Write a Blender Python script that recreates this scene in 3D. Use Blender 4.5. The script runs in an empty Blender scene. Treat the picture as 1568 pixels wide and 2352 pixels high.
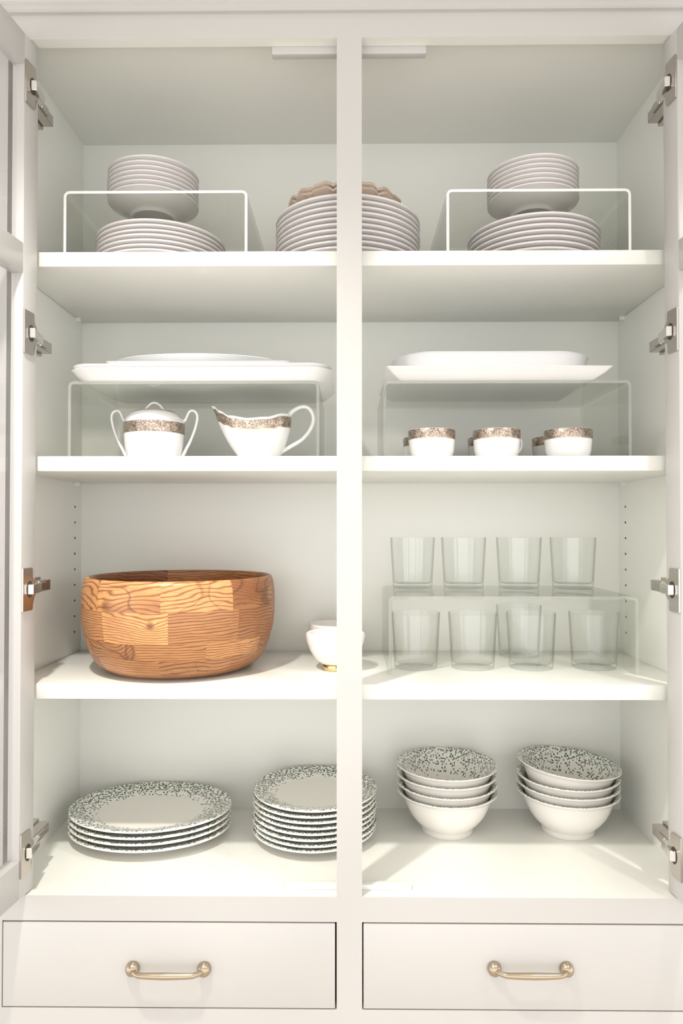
import bpy, bmesh, math, random
from mathutils import Vector, Matrix, Euler
random.seed(7)
PI = math.pi
scene = bpy.context.scene
COL = scene.collection

# ------------------------------------------------------------------ camera
F = 1600.0                      # focal length in pixels of the 1568x2352 frame
EYE = 1.50                      # eye height
CAMY = -1.11
SHIFT = 13.3                    # principal point offset (px)
cam_d = bpy.data.cameras.new('camera'); cam = bpy.data.objects.new('camera', cam_d); COL.objects.link(cam)
cam.location = (0, CAMY, EYE)
CAMROT = Euler((math.radians(90 + 0.85), 0, math.radians(0.57)), 'XYZ')
cam.rotation_euler = CAMROT
cam_d.sensor_fit = 'VERTICAL'; cam_d.sensor_height = 36.0; cam_d.lens = F / 2352 * 36.0
cam_d.shift_y = SHIFT / 2352; cam_d.clip_start = 0.02
scene.camera = cam
_R = CAMROT.to_matrix()
def at(px, py, y):
    """world point at depth y seen at a pixel of the photograph"""
    d = _R @ Vector(((px - 784) / F, (1176 + SHIFT - py) / F, -1))
    t = (y - CAMY) / d.y
    return Vector((0, CAMY, EYE)) + d * t
def ax(px, y, py=1176): return at(px, py, y).x
def az(py, y, px=800): return at(px, py, y).z

# ------------------------------------------------------------------ world, lamps, exposure
w = bpy.data.worlds.new('world'); scene.world = w; w.use_nodes = True
bg = w.node_tree.nodes['Background']; bg.inputs[0].default_value = (1.0, 0.99, 0.975, 1); bg.inputs[1].default_value = 2.0
def spot(name, loc, energy, size=136, blend=1.0, r=0.028, col=(1, 0.95, 0.88)):
    l = bpy.data.lights.new(name, 'SPOT'); l.energy = energy; l.spot_size = math.radians(size); l.spot_blend = blend
    l.shadow_soft_size = r; l.color = col
    o = bpy.data.objects.new(name, l); COL.objects.link(o); o.location = loc
    return o
spot('downlight_lamp', (-0.40, -0.55, EYE + 0.855), 60)
spot('downlight_lamp', (0.82, -0.55, EYE + 0.855), 42)
scene.view_settings.view_transform = 'Standard'; scene.view_settings.look = 'None'
scene.view_settings.gamma = 1.0; scene.view_settings.use_curve_mapping = False
scene.view_settings.exposure = 0.1
scene.cycles.transparent_max_bounces = 48

# ------------------------------------------------------------------ materials
def new_mat(name):
    m = bpy.data.materials.new(name); m.use_nodes = True
    nt = m.node_tree; b = nt.nodes['Principled BSDF']
    return m, nt, b
def N(nt, typ, **kw):
    n = nt.nodes.new(typ)
    for k, v in kw.items():
        if k.startswith('i_'): n.inputs[k[2:].replace('_', ' ')].default_value = v
        else: setattr(n, k, v)
    return n
def math_n(nt, op, a, b=None, c=None, clamp=False):
    n = nt.nodes.new('ShaderNodeMath'); n.operation = op; n.use_clamp = clamp
    for i, v in enumerate((a, b, c)):
        if v is None: continue
        if isinstance(v, (int, float)): n.inputs[i].default_value = v
        else: nt.links.new(v, n.inputs[i])
    return n.outputs[0]
def mixc(nt, fac, a, b):
    n = nt.nodes.new('ShaderNodeMix'); n.data_type = 'RGBA'
    if isinstance(fac, (int, float)): n.inputs[0].default_value = fac
    else: nt.links.new(fac, n.inputs[0])
    for i, v in ((6, a), (7, b)):
        if isinstance(v, tuple): n.inputs[i].default_value = v if len(v) == 4 else (*v, 1)
        else: nt.links.new(v, n.inputs[i])
    return n.outputs[2]
def paint(name, col, rough=0.35, bump=0.02, spec=0.5):
    m, nt, b = new_mat(name)
    tc = N(nt, 'ShaderNodeTexCoord'); no = N(nt, 'ShaderNodeTexNoise'); no.inputs['Scale'].default_value = 260; no.inputs['Detail'].default_value = 3
    nt.links.new(tc.outputs['Object'], no.inputs['Vector'])
    n2 = N(nt, 'ShaderNodeTexNoise'); n2.inputs['Scale'].default_value = 3.0
    nt.links.new(tc.outputs['Object'], n2.inputs['Vector'])
    c = mixc(nt, n2.outputs['Fac'], tuple(x * 0.985 for x in col), tuple(min(1, x * 1.015) for x in col))
    nt.links.new(c, b.inputs['Base Color'])
    bp = N(nt, 'ShaderNodeBump'); bp.inputs['Strength'].default_value = bump; bp.inputs['Distance'].default_value = 0.002
    nt.links.new(no.outputs['Fac'], bp.inputs['Height']); nt.links.new(bp.outputs['Normal'], b.inputs['Normal'])
    b.inputs['Roughness'].default_value = rough; b.inputs['Specular IOR Level'].default_value = spec
    return m
def porcelain(name, col=(0.86, 0.85, 0.83), rough=0.12):
    m, nt, b = new_mat(name)
    tc = N(nt, 'ShaderNodeTexCoord'); no = N(nt, 'ShaderNodeTexNoise'); no.inputs['Scale'].default_value = 40
    nt.links.new(tc.outputs['Object'], no.inputs['Vector'])
    nt.links.new(mixc(nt, no.outputs['Fac'], tuple(x * 0.99 for x in col), col), b.inputs['Base Color'])
    b.inputs['Roughness'].default_value = rough
    return m
def leaf_print(name, lo, hi, base=(0.86, 0.84, 0.79)):
    """white glaze with a transfer print of small green leaves, thicker towards the rim (attribute rn)"""
    m, nt, b = new_mat(name)
    tc = N(nt, 'ShaderNodeTexCoord'); at_ = N(nt, 'ShaderNodeAttribute', attribute_name='rn')
    rn = at_.outputs['Fac']; pva = N(nt, 'ShaderNodeAttribute', attribute_name='pv')
    dens = N(nt, 'ShaderNodeMapRange'); dens.inputs['From Min'].default_value = lo; dens.inputs['From Max'].default_value = hi
    dens.inputs['To Min'].default_value = 0.0; dens.inputs['To Max'].default_value = 0.93
    nt.links.new(rn, dens.inputs['Value'])
    dn = math_n(nt, 'POWER', dens.outputs[0], 0.8)
    col = None
    for k, (sc, off, asp, size, lim) in enumerate(((165, 0.0, 2.1, 0.48, 0.95), (190, 5.3, 2.4, 0.45, 0.80))):
        mp = N(nt, 'ShaderNodeMapping'); mp.inputs['Scale'].default_value = (sc, sc, 0.0); mp.inputs['Location'].default_value = (off, off * 2, 0)
        nt.links.new(pva.outputs['Vector'], mp.inputs['Vector'])
        vo = N(nt, 'ShaderNodeTexVoronoi', voronoi_dimensions='2D'); vo.inputs['Scale'].default_value = 1.0
        nt.links.new(mp.outputs[0], vo.inputs['Vector'])
        sub = N(nt, 'ShaderNodeVectorMath', operation='SUBTRACT')
        nt.links.new(mp.outputs[0], sub.inputs[0]); nt.links.new(vo.outputs['Position'], sub.inputs[1])
        sp = N(nt, 'ShaderNodeSeparateColor'); nt.links.new(vo.outputs['Color'], sp.inputs[0])
        rot = N(nt, 'ShaderNodeVectorRotate', rotation_type='Z_AXIS'); nt.links.new(sub.outputs[0], rot.inputs['Vector'])
        nt.links.new(math_n(nt, 'MULTIPLY', sp.outputs[0], 6.283), rot.inputs['Angle'])
        ml = N(nt, 'ShaderNodeVectorMath', operation='MULTIPLY'); ml.inputs[1].default_value = (1, asp, 0)
        nt.links.new(rot.outputs[0], ml.inputs[0])
        ln = N(nt, 'ShaderNodeVectorMath', operation='LENGTH'); nt.links.new(ml.outputs[0], ln.inputs[0])
        inside = math_n(nt, 'LESS_THAN', ln.outputs['Value'], size)
        here = math_n(nt, 'LESS_THAN', sp.outputs[1], math_n(nt, 'MULTIPLY', dn, lim))
        mask = math_n(nt, 'MULTIPLY', inside, here)
        tone = mixc(nt, sp.outputs[2], (0.018, 0.048, 0.030, 1), (0.13, 0.215, 0.155, 1))
        col = mixc(nt, mask, col if col is not None else (*base, 1), tone)
    nt.links.new(col, b.inputs['Base Color']); b.inputs['Roughness'].default_value = 0.14
    return m
def clear(name, tint, edge, ior=1.45, rough=0.0, wave=0.0, pw=3.0):
    """thin clear sheet: transparent, fresnel reflection, denser tint at grazing angles"""
    m = bpy.data.materials.new(name); m.use_nodes = True; nt = m.node_tree; nt.nodes.clear()
    out = N(nt, 'ShaderNodeOutputMaterial'); mix = N(nt, 'ShaderNodeMixShader')
    tr = N(nt, 'ShaderNodeBsdfTransparent'); gl = N(nt, 'ShaderNodeBsdfGlossy'); gl.inputs['Roughness'].default_value = rough
    lw = N(nt, 'ShaderNodeLayerWeight'); lw.inputs['Blend'].default_value = 0.5
    f = math_n(nt, 'POWER', lw.outputs['Facing'], pw)
    f0 = ((ior - 1) / (ior + 1)) ** 2                       # Schlick reflectance, the same from both sides of the sheet
    fr = math_n(nt, 'MULTIPLY_ADD', math_n(nt, 'POWER', lw.outputs['Facing'], 5.0), 0.85 - f0, f0)
    nt.links.new(mixc(nt, f, (*tint, 1), (*edge, 1)), tr.inputs['Color'])
    if wave:
        tc = N(nt, 'ShaderNodeTexCoord'); mp = N(nt, 'ShaderNodeMapping'); mp.inputs['Scale'].default_value = (60, 60, 2.0)
        nt.links.new(tc.outputs['Object'], mp.inputs[0])
        no = N(nt, 'ShaderNodeTexNoise'); no.inputs['Scale'].default_value = 1.0; nt.links.new(mp.outputs[0], no.inputs['Vector'])
        bp = N(nt, 'ShaderNodeBump'); bp.inputs['Strength'].default_value = wave; bp.inputs['Distance'].default_value = 0.004
        nt.links.new(no.outputs['Fac'], bp.inputs['Height'])
        nt.links.new(bp.outputs[0], gl.inputs['Normal'])
    nt.links.new(fr, mix.inputs[0]); nt.links.new(tr.outputs[0], mix.inputs[1]); nt.links.new(gl.outputs[0], mix.inputs[2])
    nt.links.new(mix.outputs[0], out.inputs[0])
    return m
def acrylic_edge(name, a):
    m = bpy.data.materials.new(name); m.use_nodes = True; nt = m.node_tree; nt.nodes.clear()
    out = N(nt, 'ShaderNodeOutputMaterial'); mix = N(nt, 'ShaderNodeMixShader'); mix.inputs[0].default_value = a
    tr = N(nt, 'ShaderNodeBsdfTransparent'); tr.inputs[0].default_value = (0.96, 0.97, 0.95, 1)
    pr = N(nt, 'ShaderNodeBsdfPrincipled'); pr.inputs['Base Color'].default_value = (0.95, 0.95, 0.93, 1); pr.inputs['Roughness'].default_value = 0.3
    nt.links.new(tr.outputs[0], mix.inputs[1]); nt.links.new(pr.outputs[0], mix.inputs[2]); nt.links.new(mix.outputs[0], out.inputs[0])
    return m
def metal(name, col, rough, scale=900, bump=0.05):
    m, nt, b = new_mat(name)
    b.inputs['Metallic'].default_value = 1.0; b.inputs['Roughness'].default_value = rough
    tc = N(nt, 'ShaderNodeTexCoord'); no = N(nt, 'ShaderNodeTexNoise'); no.inputs['Scale'].default_value = scale
    nt.links.new(tc.outputs['Object'], no.inputs['Vector'])
    nt.links.new(mixc(nt, no.outputs['Fac'], tuple(x * 0.9 for x in col), col), b.inputs['Base Color'])
    return m
def gold_band_mat():
    m, nt, b = new_mat('gold_band')
    b.inputs['Metallic'].default_value = 0.85; b.inputs['Roughness'].default_value = 0.28
    tc = N(nt, 'ShaderNodeTexCoord'); mp = N(nt, 'ShaderNodeMapping'); mp.inputs['Scale'].default_value = (1, 1, 1)
    nt.links.new(tc.outputs['Object'], mp.inputs[0])
    no = N(nt, 'ShaderNodeTexNoise'); no.inputs['Scale'].default_value = 190; no.inputs['Detail'].default_value = 1.5; no.inputs['Distortion'].default_value = 2.2
    nt.links.new(mp.outputs[0], no.inputs['Vector'])
    r = N(nt, 'ShaderNodeValToRGB'); r.color_ramp.elements[0].position = 0.44; r.color_ramp.elements[1].position = 0.56
    r.color_ramp.elements[0].color = (0.27, 0.21, 0.17, 1); r.color_ramp.elements[1].color = (0.62, 0.51, 0.43, 1)
    nt.links.new(no.outputs['Fac'], r.inputs[0]); nt.links.new(r.outputs[0], b.inputs['Base Color'])
    bp = N(nt, 'ShaderNodeBump'); bp.inputs['Strength'].default_value = 0.35; bp.inputs['Distance'].default_value = 0.001
    nt.links.new(no.outputs['Fac'], bp.inputs['Height']); nt.links.new(bp.outputs[0], b.inputs['Normal'])
    return m
def wood_mat(name, knot=None):
    """oiled hardwood; tone, grain seed and swirl come from each block's object colour"""
    m, nt, b = new_mat(name)
    uv = N(nt, 'ShaderNodeUVMap'); oi = N(nt, 'ShaderNodeObjectInfo')
    sc = N(nt, 'ShaderNodeSeparateColor'); nt.links.new(oi.outputs['Color'], sc.inputs[0])
    tone, seed, swirl = sc.outputs[0], sc.outputs[1], sc.outputs[2]
    sx = N(nt, 'ShaderNodeSeparateXYZ'); nt.links.new(uv.outputs[0], sx.inputs[0])
    u, v = sx.outputs[0], sx.outputs[1]
    def noise(su, sv, det, dist=0.0, zoff=0.0):
        cx = N(nt, 'ShaderNodeCombineXYZ')
        nt.links.new(math_n(nt, 'MULTIPLY', u, su), cx.inputs[0]); nt.links.new(math_n(nt, 'MULTIPLY', v, sv), cx.inputs[1])
        nt.links.new(math_n(nt, 'MULTIPLY_ADD', seed, 57.0, zoff), cx.inputs[2])
        n = N(nt, 'ShaderNodeTexNoise'); n.inputs['Scale'].default_value = 1; n.inputs['Detail'].default_value = det; n.inputs['Distortion'].default_value = dist
        nt.links.new(cx.outputs[0], n.inputs['Vector']); return n.outputs['Fac']
    big = noise(6, 11, 1.0, 0.25)
    field = math_n(nt, 'MULTIPLY_ADD', big, math_n(nt, 'MULTIPLY_ADD', swirl, 19.0, 2.0), math_n(nt, 'MULTIPLY', v, math_n(nt, 'MULTIPLY_ADD', swirl, -130.0, 230.0)))
    if knot:
        dx = math_n(nt, 'MULTIPLY', math_n(nt, 'SUBTRACT', u, knot[0]), 0.55); dy = math_n(nt, 'SUBTRACT', v, knot[1])
        d = math_n(nt, 'SQRT', math_n(nt, 'ADD', math_n(nt, 'MULTIPLY', dx, dx), math_n(nt, 'MULTIPLY', dy, dy)))
        bumpk = math_n(nt, 'DIVIDE', 0.035, math_n(nt, 'ADD', d, 0.011))
        field = math_n(nt, 'ADD', field, bumpk)
    field = math_n(nt, 'ADD', field, math_n(nt, 'MULTIPLY', noise(12, 45, 2.5, 0.4, 5.0), 2.4))
    tri = math_n(nt, 'MULTIPLY', math_n(nt, 'ABSOLUTE', math_n(nt, 'SUBTRACT', math_n(nt, 'FRACT', field), 0.5)), 2.0)
    light = mixc(nt, tone, (0.24, 0.085, 0.032, 1), (0.74, 0.385, 0.150, 1))
    dark = mixc(nt, tone, (0.10, 0.032, 0.014, 1), (0.31, 0.105, 0.033, 1))
    r1 = N(nt, 'ShaderNodeMapRange'); r1.interpolation_type = 'SMOOTHSTEP'
    r1.inputs['From Min'].default_value = 0.45; r1.inputs['From Max'].default_value = 0.95
    r1.inputs['To Max'].default_value = 0.95
    nt.links.new(tri, r1.inputs['Value'])
    c = mixc(nt, r1.outputs[0], light, dark)
    fib = noise(45, 900, 3)
    fm = N(nt, 'ShaderNodeMapRange'); fm.inputs['From Min'].default_value = 0.45; fm.inputs['From Max'].default_value = 0.75; fm.inputs['To Max'].default_value = 0.55
    nt.links.new(fib, fm.inputs['Value'])
    c = mixc(nt, fm.outputs[0], c, dark)
    heart = noise(7, 9, 1.0, 0.6, 13.0)
    hm = N(nt, 'ShaderNodeMapRange'); hm.interpolation_type = 'SMOOTHSTEP'; hm.inputs['From Min'].default_value = 0.48; hm.inputs['From Max'].default_value = 0.66
    nt.links.new(heart, hm.inputs['Value'])
    c = mixc(nt, math_n(nt, 'MULTIPLY', hm.outputs[0], math_n(nt, 'MULTIPLY_ADD', swirl, 0.6, 0.2)), c, (0.25, 0.092, 0.038, 1))
    vein = math_n(nt, 'ABSOLUTE', math_n(nt, 'SUBTRACT', noise(8, 13, 1.5, 0.8, 31.0), 0.5))
    vm = N(nt, 'ShaderNodeMapRange'); vm.inputs['From Min'].default_value = 0.002; vm.inputs['From Max'].default_value = 0.016
    vm.inputs['To Min'].default_value = 0.85; vm.inputs['To Max'].default_value = 0.0
    nt.links.new(vein, vm.inputs['Value'])
    c = mixc(nt, math_n(nt, 'MULTIPLY', vm.outputs[0], swirl), c, (0.13, 0.050, 0.024, 1))
    if knot:
        kd = math_n(nt, 'SQRT', math_n(nt, 'ADD', math_n(nt, 'POWER', math_n(nt, 'SUBTRACT', u, knot[0]), 2.0), math_n(nt, 'POWER', math_n(nt, 'SUBTRACT', v, knot[1]), 2.0)))
        km = N(nt, 'ShaderNodeMapRange'); km.inputs['From Min'].default_value = 0.0025; km.inputs['From Max'].default_value = 0.009
        km.inputs['To Min'].default_value = 0.85; km.inputs['To Max'].default_value = 0.0
        nt.links.new(kd, km.inputs['Value']); c = mixc(nt, km.outputs[0], c, (0.15, 0.055, 0.025, 1))
    nt.links.new(c, b.inputs['Base Color'])
    b.inputs['Roughness'].default_value = 0.38
    bp = N(nt, 'ShaderNodeBump'); bp.inputs['Strength'].default_value = 0.12; bp.inputs['Distance'].default_value = 0.0006
    nt.links.new(fib, bp.inputs['Height']); nt.links.new(bp.outputs[0], b.inputs['Normal'])
    return m

M = {}
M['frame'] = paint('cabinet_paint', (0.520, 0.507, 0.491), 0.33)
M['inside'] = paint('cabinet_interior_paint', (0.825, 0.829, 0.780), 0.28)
M['wall'] = paint('wall_paint', (0.78, 0.75, 0.70), 0.6)
M['ceil'] = paint('ceiling_paint', (0.84, 0.82, 0.79), 0.7)
M['white'] = porcelain('white_porcelain', (0.74, 0.705, 0.695))
M['bright'] = porcelain('bright_porcelain', (0.84, 0.835, 0.84))
M['cream'] = porcelain('cream_glaze', (0.88, 0.85, 0.80))
M['platter_leaf'] = leaf_print('platter_leaf_print', 0.62, 0.86)
M['plate_leaf'] = leaf_print('plate_leaf_print', 0.62, 0.84)
M['bowl_leaf'] = leaf_print('bowl_leaf_print', 0.64, 1.02)
M['acrylic'] = clear('clear_acrylic', (0.975, 0.98, 0.97), (0.90, 0.92, 0.89), 1.4)
M['edge_lit_look'] = acrylic_edge('lit_look_acrylic_edge', 0.85)  # lamp glow in the top risers' edges mixed in as white; same acrylic below
M['edge_soft'] = acrylic_edge('clear_acrylic_edge', 0.16)
M['glass'] = clear('tumbler_glass', (0.994, 0.997, 0.994), (0.20, 0.23, 0.20), 1.45, pw=8.0)
M['pane'] = clear('door_glass', (0.97, 0.97, 0.975), (0.88, 0.88, 0.90), 1.5, 0.02, 0.25)
M['nickel'] = metal('nickel', (0.62, 0.58, 0.54), 0.27)
M['chrome'] = metal('bright_nickel', (0.85, 0.83, 0.80), 0.18)
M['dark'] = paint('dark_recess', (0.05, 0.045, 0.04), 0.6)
M['brass'] = metal('aged_brass', (0.47, 0.39, 0.29), 0.27)
M['brass_foot'] = metal('polished_brass', (0.85, 0.68, 0.36), 0.2)
M['gold'] = gold_band_mat()
M['gold_line'] = metal('gold_line', (0.75, 0.56, 0.36), 0.25)
M['amber'] = porcelain('amber_glaze', (0.56, 0.44, 0.36), 0.08)
M['marble'] = porcelain('white_marble', (0.90, 0.86, 0.83), 0.3)
M['wood'] = wood_mat('acacia_blocks')
M['floorwood'] = paint('floor_oak', (0.66, 0.61, 0.54), 0.4)

# ------------------------------------------------------------------ mesh helpers
def finish(name, bm, mats, parent=None, loc=(0, 0, 0), smooth=True, angle=35):
    """bm is in world coordinates minus loc; a child lives in its parent's frame"""
    me = bpy.data.meshes.new(name)
    bmesh.ops.recalc_face_normals(bm, faces=bm.faces[:])
    if smooth:
        for f in bm.faces: f.smooth = True
    bm.to_mesh(me); bm.free()
    if smooth: me.set_sharp_from_angle(angle=math.radians(angle))
    for m in (mats if isinstance(mats, (list, tuple)) else [mats]): me.materials.append(m)
    o = bpy.data.objects.new(name, me); COL.objects.link(o)
    if parent is not None: o.parent = parent
    o.location = loc
    return o
def tag(o, label, cat, group=None):
    o['label'] = label; o['category'] = cat
    if group: o['group'] = group
    return o
def struct(o, label=None):
    o['kind'] = 'structure'
    if label: o['label'] = label
    return o
def empty(name, loc, rz=0.0):
    o = bpy.data.objects.new(name, None); COL.objects.link(o); o.location = loc; o.rotation_euler = (0, 0, rz); o.empty_display_size = 0.05
    return o
def copy_tree(o, parent=None):
    c = o.copy(); COL.objects.link(c); c.parent = parent
    for ch in list(o.children): copy_tree(ch, c)
    return c
def box(bm, x0, x1, y0, y1, z0, z1, bev=0.0, seg=2, mi=0):
    r = bmesh.ops.create_cube(bm, size=1.0)
    vs = r['verts']
    for v in vs:
        v.co = Vector(((x0 + x1) / 2 + v.co.x * (x1 - x0), (y0 + y1) / 2 + v.co.y * (y1 - y0), (z0 + z1) / 2 + v.co.z * (z1 - z0)))
    fs = set(f for v in vs for f in v.link_faces)
    for f in fs: f.material_index = mi
    if bev > 0:
        es = set(e for v in vs for e in v.link_edges)
        bmesh.ops.bevel(bm, geom=list(es), offset=bev, segments=seg, affect='EDGES', profile=0.5)
    return bm
def boxo(name, d, mat, parent=None, bev=0.0, seg=2):
    bm = bmesh.new(); box(bm, *d, bev=bev, seg=seg); return finish(name, bm, mat, parent, smooth=bev > 0)
def lathe(bm, prof, seg=64, mis=None, ex=1.0, ey=1.0, rmax=None, close=False, cx=0, cy=0, cz=0):
    """revolve (r, z) points; mis gives the material index of each strip; stores attribute rn = r / rmax"""
    rn = bm.verts.layers.float.get('rn') or bm.verts.layers.float.new('rn')
    rmax = rmax or max(p[0] for p in prof)
    pv = bm.verts.layers.float_vector.get('pv') or bm.verts.layers.float_vector.new('pv')
    arc = [0.0] * len(prof)                                   # distance along the section from its last point (the inner centre)
    for k in range(len(prof) - 2, -1, -1): arc[k] = arc[k + 1] + math.hypot(prof[k][0] - prof[k + 1][0], prof[k][1] - prof[k + 1][1])
    rings = []
    for kk, (r, z) in enumerate(prof):
        if r < 1e-6:
            v = bm.verts.new((cx, cy, cz + z)); v[rn] = 0; rings.append([v])
        else:
            ring = []
            for i in range(seg):
                a = 2 * PI * i / seg
                v = bm.verts.new((cx + ex * r * math.cos(a), cy + ey * r * math.sin(a), cz + z)); v[rn] = r / rmax; v[pv] = (ex * arc[kk] * math.cos(a), ey * arc[kk] * math.sin(a), 0); ring.append(v)
            rings.append(ring)
    idx = list(range(len(rings) - 1))
    pairs = [(k, k + 1) for k in idx] + ([(len(rings) - 1, 0)] if close else [])
    for k, (a, b) in enumerate(pairs):
        A, B = rings[a], rings[b]
        for i in range(seg):
            j = (i + 1) % seg
            if len(A) == 1 and len(B) == 1: continue
            if len(A) == 1: f = bm.faces.new((A[0], B[i], B[j]))
            elif len(B) == 1: f = bm.faces.new((A[i], B[0], A[j]))
            else: f = bm.faces.new((A[i], B[i], B[j], A[j]))
            if mis: f.material_index = mis[k]
    return bm
def tube(bm, pts, rad, seg=10, flat=1.0, mi=0, samples=None):
    """swept round bar through smoothed points; rad may be a list"""
    P = [Vector(p) for p in pts]; n = len(P)
    R = rad if isinstance(rad, (list, tuple)) else [rad] * n
    Q, RR = [], []
    sub = samples or 6
    for i in range(n - 1):
        p0, p1, p2, p3 = P[max(i - 1, 0)], P[i], P[i + 1], P[min(i + 2, n - 1)]
        for s in range(sub):
            t = s / sub
            Q.append(0.5 * ((2 * p1) + (-p0 + p2) * t + (2 * p0 - 5 * p1 + 4 * p2 - p3) * t * t + (-p0 + 3 * p1 - 3 * p2 + p3) * t ** 3))
            RR.append(R[i] * (1 - t) + R[i + 1] * t)
    Q.append(P[-1]); RR.append(R[-1])
    up = None; rings = []
    for i, q in enumerate(Q):
        d = (Q[min(i + 1, len(Q) - 1)] - Q[max(i - 1, 0)]).normalized()
        if up is None:
            up = Vector((0, 1, 0)) if abs(d.y) < 0.9 else Vector((0, 0, 1))
        up = (up - d * up.dot(d)).normalized(); sd = d.cross(up)
        rings.append([bm.verts.new(q + (up * math.cos(2 * PI * k / seg) * flat + sd * math.sin(2 * PI * k / seg)) * RR[i]) for k in range(seg)])
    for a, b in zip(rings, rings[1:]):
        for k in range(seg):
            f = bm.faces.new((a[k], a[(k + 1) % seg], b[(k + 1) % seg], b[k])); f.material_index = mi
    for ring in (rings[0], rings[-1]):
        f = bm.faces.new(ring); f.material_index = mi
    return bm
def rrect(hx, hy, rc, z, n=10, wav=None):
    pts = []
    rc = min(rc, hx, hy)
    for sx, sy, a0 in ((1, 1, 0), (-1, 1, PI / 2), (-1, -1, PI), (1, -1, 1.5 * PI)):
        for i in range(n + 1):
            a = a0 + PI / 2 * i / n
            x = sx * (hx - rc) + rc * math.cos(a); y = sy * (hy - rc) + rc * math.sin(a)
            pts.append((x, y, z + (wav(x, y) if wav else 0)))
    return pts
def loft(bm, rings, cap0=True, cap1=True):
    vr = [[bm.verts.new(p) for p in r] for r in rings]
    for a, b in zip(vr, vr[1:]):
        n = len(a)
        for i in range(n): bm.faces.new((a[i], a[(i + 1) % n], b[(i + 1) % n], b[i]))
    if cap0: bm.faces.new(vr[0])
    if cap1: bm.faces.new(vr[-1])
    return bm
def prism(bm, poly, axis, a, b, mi=0):
    """extrude a 2D polygon along an axis: axis 0 -> poly is (y,z), 1 -> (x,z), 2 -> (x,y)"""
    def mk(p, t): return ((t, p[0], p[1]), (p[0], t, p[1]), (p[0], p[1], t))[axis]
    A = [bm.verts.new(mk(p, a)) for p in poly]; B = [bm.verts.new(mk(p, b)) for p in poly]
    n = len(poly)
    for i in range(n): bm.faces.new((A[i], A[(i + 1) % n], B[(i + 1) % n], B[i])).material_index = mi
    bm.faces.new(A).material_index = mi; bm.faces.new(B).material_index = mi
    return bm

# ------------------------------------------------------------------ main dimensions (metres)
XC = 0.0015                    # centre line of the cabinet
XL, XR = XC - 0.5625, XC + 0.5625      # inside faces of the side panels
OL, OR = XC - 0.551, XC + 0.551        # face frame opening
YB = 0.349                     # back panel
FT = 0.020                     # face frame thickness
YS = 0.032                     # front edge of the shelves
Z_FLOOR = az(2060, 0.0)        # cabinet floor
Z_TOP = az(86, 0.0)            # underside of the top rail
Z_R2 = az(2118, 0.0); Z_D0 = az(2319, 0.0)
MX0, MX1 = ax(773, 0.0), ax(831, 0.0)
S1T, S1B = az(576, YS), az(610, YS)
S2T, S2B = az(1047, YS), az(1082, YS)
S3T, S3B = az(1572, YS), az(1607, YS)
CEIL = EYE + 0.89
CR0 = az(30, 0.0)

# ------------------------------------------------------------------ room
struct(boxo('floor', (-3, 3, -3.2, 0.55, -0.05, 0.0), M['floorwood']))
struct(boxo('ceiling', (-3, 3, -3.2, 0.55, CEIL, CEIL + 0.05), M['ceil']))
struct(boxo('wall_back', (-3, 3, 0.40, 0.50, 0.0, CEIL), M['wall']))

# ------------------------------------------------------------------ cabinet
CAB = empty('china_cabinet', (0, 0, 0))
tag(CAB, 'tall off-white built-in china cabinet with open glass doors and two drawers', 'cabinet')
OUT = 0.605
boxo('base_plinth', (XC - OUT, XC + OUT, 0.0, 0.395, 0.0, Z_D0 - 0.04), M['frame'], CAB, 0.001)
boxo('side_panel', (XL - 0.018, XL, FT, YB + 0.006, Z_D0 - 0.04, Z_TOP + 0.039), M['inside'], CAB)
boxo('side_panel', (XR, XR + 0.018, FT, YB + 0.006, Z_D0 - 0.04, Z_TOP + 0.039), M['inside'], CAB)
boxo('back_panel', (XL, XR, YB, YB + 0.006, Z_D0 - 0.04, Z_TOP + 0.039), M['inside'], CAB)
boxo('top_panel', (XL, XR, FT, YB, Z_TOP + 0.021, Z_TOP + 0.039), M['inside'], CAB)
boxo('bottom_panel', (XL, XR, FT, YB, Z_FLOOR - 0.018, Z_FLOOR), M['inside'], CAB)
# face frame; the faces that line the compartment carry the interior paint
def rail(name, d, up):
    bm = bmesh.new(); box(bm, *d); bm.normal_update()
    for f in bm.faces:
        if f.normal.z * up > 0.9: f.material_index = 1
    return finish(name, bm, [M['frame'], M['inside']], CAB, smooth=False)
for a, b in ((XC - OUT, OL), (OR, XC + OUT)):
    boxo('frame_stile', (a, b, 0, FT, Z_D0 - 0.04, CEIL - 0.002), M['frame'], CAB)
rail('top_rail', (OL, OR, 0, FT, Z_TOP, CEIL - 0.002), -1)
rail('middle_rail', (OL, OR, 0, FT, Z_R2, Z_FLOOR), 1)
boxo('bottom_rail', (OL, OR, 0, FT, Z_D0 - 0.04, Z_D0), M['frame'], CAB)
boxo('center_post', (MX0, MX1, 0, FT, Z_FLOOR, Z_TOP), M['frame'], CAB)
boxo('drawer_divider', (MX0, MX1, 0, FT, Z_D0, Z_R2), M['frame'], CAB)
# crown moulding: stepped profile running along the top
bm = bmesh.new()
prof = [(0.0, CR0), (-0.007, CR0), (-0.010, CR0 + 0.002), (-0.010, CR0 + 0.009), (-0.013, CR0 + 0.011), (-0.013, CR0 + 0.014),
        (-0.016, CR0 + 0.020), (-0.024, CR0 + 0.030), (-0.036, CR0 + 0.040), (-0.046, CR0 + 0.046), (-0.048, CR0 + 0.050), (-0.048, CEIL - 0.002), (0.0, CEIL - 0.002)]
prism(bm, prof, 0, XC - OUT, XC + OUT)
finish('crown_moulding', bm, M['frame'], CAB, smooth=False)
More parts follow.
